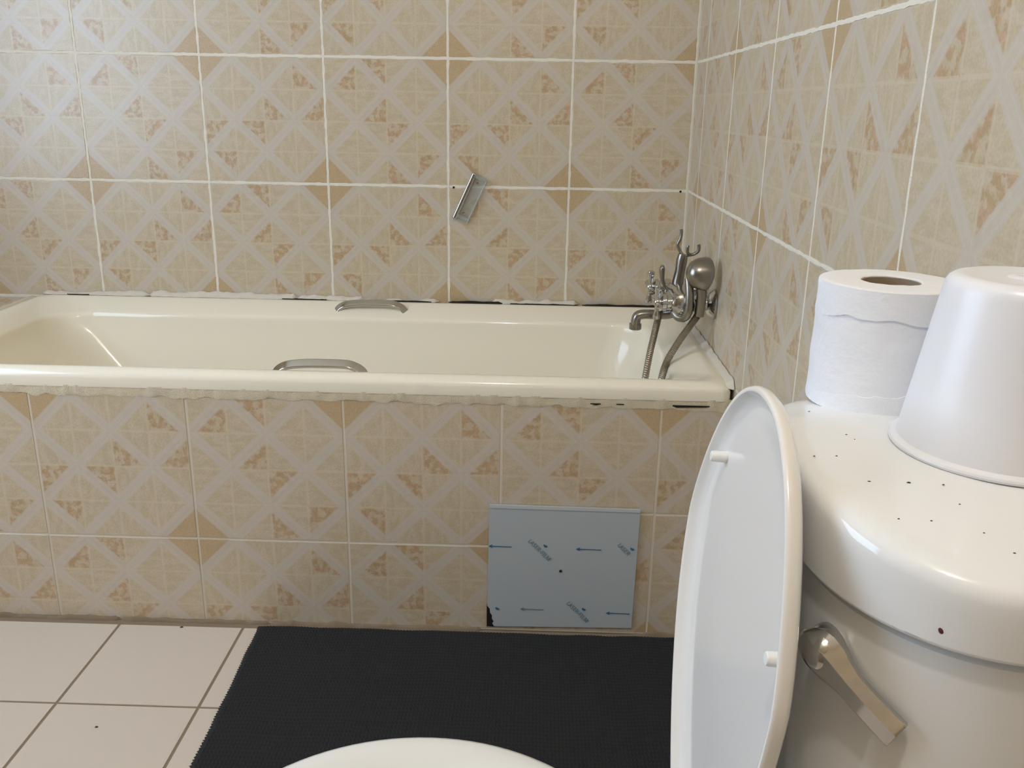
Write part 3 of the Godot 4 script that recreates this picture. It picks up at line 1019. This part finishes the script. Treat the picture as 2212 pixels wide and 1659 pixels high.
	# hose: falls from the tap into the bathtub and comes back up to the grip
	var hp := smooth_path([Vector3(-0.1120, 0.6400, 0.4250), Vector3(-0.1165, 0.6150, 0.4250), Vector3(-0.1215, 0.5800, 0.4220), Vector3(-0.1285, 0.5350, 0.4200), Vector3(-0.1360, 0.4700, 0.4200), Vector3(-0.1420, 0.4000, 0.4200), Vector3(-0.1500, 0.3300, 0.4200), Vector3(-0.1491, 0.2934, 0.4334), Vector3(-0.1323, 0.2918, 0.4468), Vector3(-0.1196, 0.3395, 0.4552), Vector3(-0.1130, 0.4311, 0.4635), Vector3(-0.1054, 0.5004, 0.4719), Vector3(-0.0961, 0.5356, 0.4719), Vector3(-0.0751, 0.5774, 0.4719), Vector3(-0.0541, 0.6119, 0.4719), Vector3(-0.0414, 0.6344, 0.4758)], 26)
	var hsc := []
	for i in hp.size():
		hsc.append(1.0 if i % 2 else 0.86)
	var hz := mi("shower_hose", tube(hp, 0.0080, 14, hsc), M.hose, self)
	hz.set_meta("label", "ribbed grey metal shower hose drooping from the bath mixer into the bathtub")
	hz.set_meta("category", "hose")

# =====================================================================  toilet roll
func build_roll() -> void:
	var r := 0.0525
	var h := 0.0985
	var y0 := 0.8300
	var o := thing("toilet_roll", "white toilet paper roll standing on the cistern lid", "toilet paper", Vector3(-0.1126, y0, 1.6413))
	var n := FastNoiseLite.new()
	n.seed = 19
	n.frequency = 14.0
	n.fractal_octaves = 3
	var rings := []
	var seg := 120
	var prof := [[0.022, 0.0008], [0.045, 0.0006], [r - 0.0015, 0.0], [r - 0.0004, 0.0015]]
	for k in 14:
		prof.append([r, lerpf(0.004, h - 0.004, k / 13.0)])
	prof.append_array([[r - 0.0006, h - 0.0012], [r - 0.002, h], [0.045, h + 0.0003], [0.035, h], [0.0235, h + 0.0004], [0.022, h - 0.0006], [0.022, h - 0.02], [0.022, 0.02]])
	for p in prof:
		var ring := PackedVector3Array()
		for k in seg:
			var a := TAU * k / seg
			var d := Vector3(cos(a), 0, sin(a))
			var w := 0.0
			if p[0] > r - 0.003:
				w = 0.0011 * n.get_noise_3d(d.x * 0.06, p[1] * 3.0, d.z * 0.06) + 0.0008 * sin(2.0 * a + 1.0)
			elif p[0] > 0.03:
				w = 0.0
			ring.append(d * (p[0] + w) + Vector3(0, p[1] + (0.0006 * n.get_noise_2d(p[0] * 3.0, a * 0.06) if p[1] > h - 0.001 else 0.0), 0))
		rings.append(ring)
	part("paper", loft(rings, 50.0, false, false, true, true), M.paper, o)
	part("core", loft([ring_of(0.0218, 0.002), ring_of(0.0218, h - 0.0012), ring_of(0.0207, h - 0.0012), ring_of(0.0207, 0.002)], 30.0, false, false, true, true), M.core, o)
	# loose outer sheet: its torn edge wanders round the roll below the top, another crease near the foot
	for q in [[h - 0.0006, h - 0.0245, 0.0030, 0.0014, 1.05, 4.2, 3], [0.018, 0.0012, 0.0035, 0.0010, 0.9, 4.4, 5]]:
		var rr := []
		var cnt := 70
		for k in cnt + 1:
			var a := lerpf(-0.5, 3.9, float(k) / cnt)
			var d := Vector3(cos(a), 0, sin(a))
			var wav: float = q[2] * n.get_noise_2d(a * 0.12, q[6] * 7.0) + 0.0035 * sin(a * 2.3 + q[6])
			var lo: float = q[1] + (wav if q[6] == 3 else 0.0)
			var hi: float = q[0] + (0.0 if q[6] == 3 else wav)
			var e: float = r + 0.0006 + 0.0004 * n.get_noise_2d(a * 0.5, 3.0)
			rr.append(PackedVector3Array([d * (r - 0.001) + Vector3(0, lo, 0), d * (e + 0.0001) + Vector3(0, lo, 0), d * e + Vector3(0, (lo + hi) / 2, 0), d * (e - 0.0004) + Vector3(0, hi, 0), d * (r - 0.001) + Vector3(0, hi, 0)]))
		part("loose_sheet", loft(rr, 45.0), M.paper, o)

func ring_of(r: float, y: float, seg := 48) -> PackedVector3Array:
	var p := PackedVector3Array()
	for k in seg:
		p.append(Vector3(cos(TAU * k / seg) * r, y, sin(TAU * k / seg) * r))
	return p

# =====================================================================  upturned plastic cup
func build_cup() -> void:
	var o := thing("plastic_tub", "white plastic tub standing upside down on the cistern lid", "container", Vector3(-0.0735, YC, 1.7628))
	var p := [[0.0, 0.0], [0.0665, 0.0], [0.0692, 0.0004], [0.0697, 0.002], [0.0690, 0.0034], [0.0665, 0.0040], [0.0650, 0.0052], [0.0643, 0.009]]
	for k in 8:
		p.append([lerpf(0.0643, 0.0497, (k + 1) / 8.0), lerpf(0.009, 0.108, (k + 1) / 8.0)])
	p.append_array([[0.0489, 0.1115], [0.0472, 0.1145], [0.0445, 0.1165], [0.0405, 0.1175], [0.036, 0.1173], [0.034, 0.1166], [0.014, 0.1164], [0.0125, 0.1170], [0.011, 0.1178], [0.008, 0.1180], [0.0065, 0.1172], [0.0, 0.1170]])
	part("tub_wall", lathe(p, 96, 30.0), M.cup, o)

# =====================================================================  small bracket on the back wall
func build_bracket() -> void:
	var o := thing("wall_bracket", "small clear and chrome bracket hanging crooked on the back wall", "bracket", Vector3(-0.561, 0.826, 0.0))
	o.rotation.z = -0.435
	part("chrome_rail", soft_box(Vector3(0.012, 0.128, 0.012), 0.004, 3), M.chrome, o, Vector3(-0.0125, 0.0, 0.008))
	part("clear_shelf", soft_box(Vector3(0.030, 0.126, 0.004), 0.0018, 2), M.clear, o, Vector3(0.008, -0.001, 0.006))
	part("clear_lip", soft_box(Vector3(0.004, 0.120, 0.016), 0.0018, 2), M.clear, o, Vector3(0.0225, -0.001, 0.009))
	for y in [-0.052, 0.058]:
		part("end_lug", soft_box(Vector3(0.030, 0.010, 0.014), 0.003, 2), M.clear, o, Vector3(0.007, y, 0.008))
	for y in [-0.040, 0.044]:
		part("screw", lathe([[0.0, 0.0], [0.0034, 0.0], [0.003, 0.0015], [0.0, 0.002]], 12), M.chrome, o, Vector3(0.004, y, 0.0085)).rotation.x = PI / 2
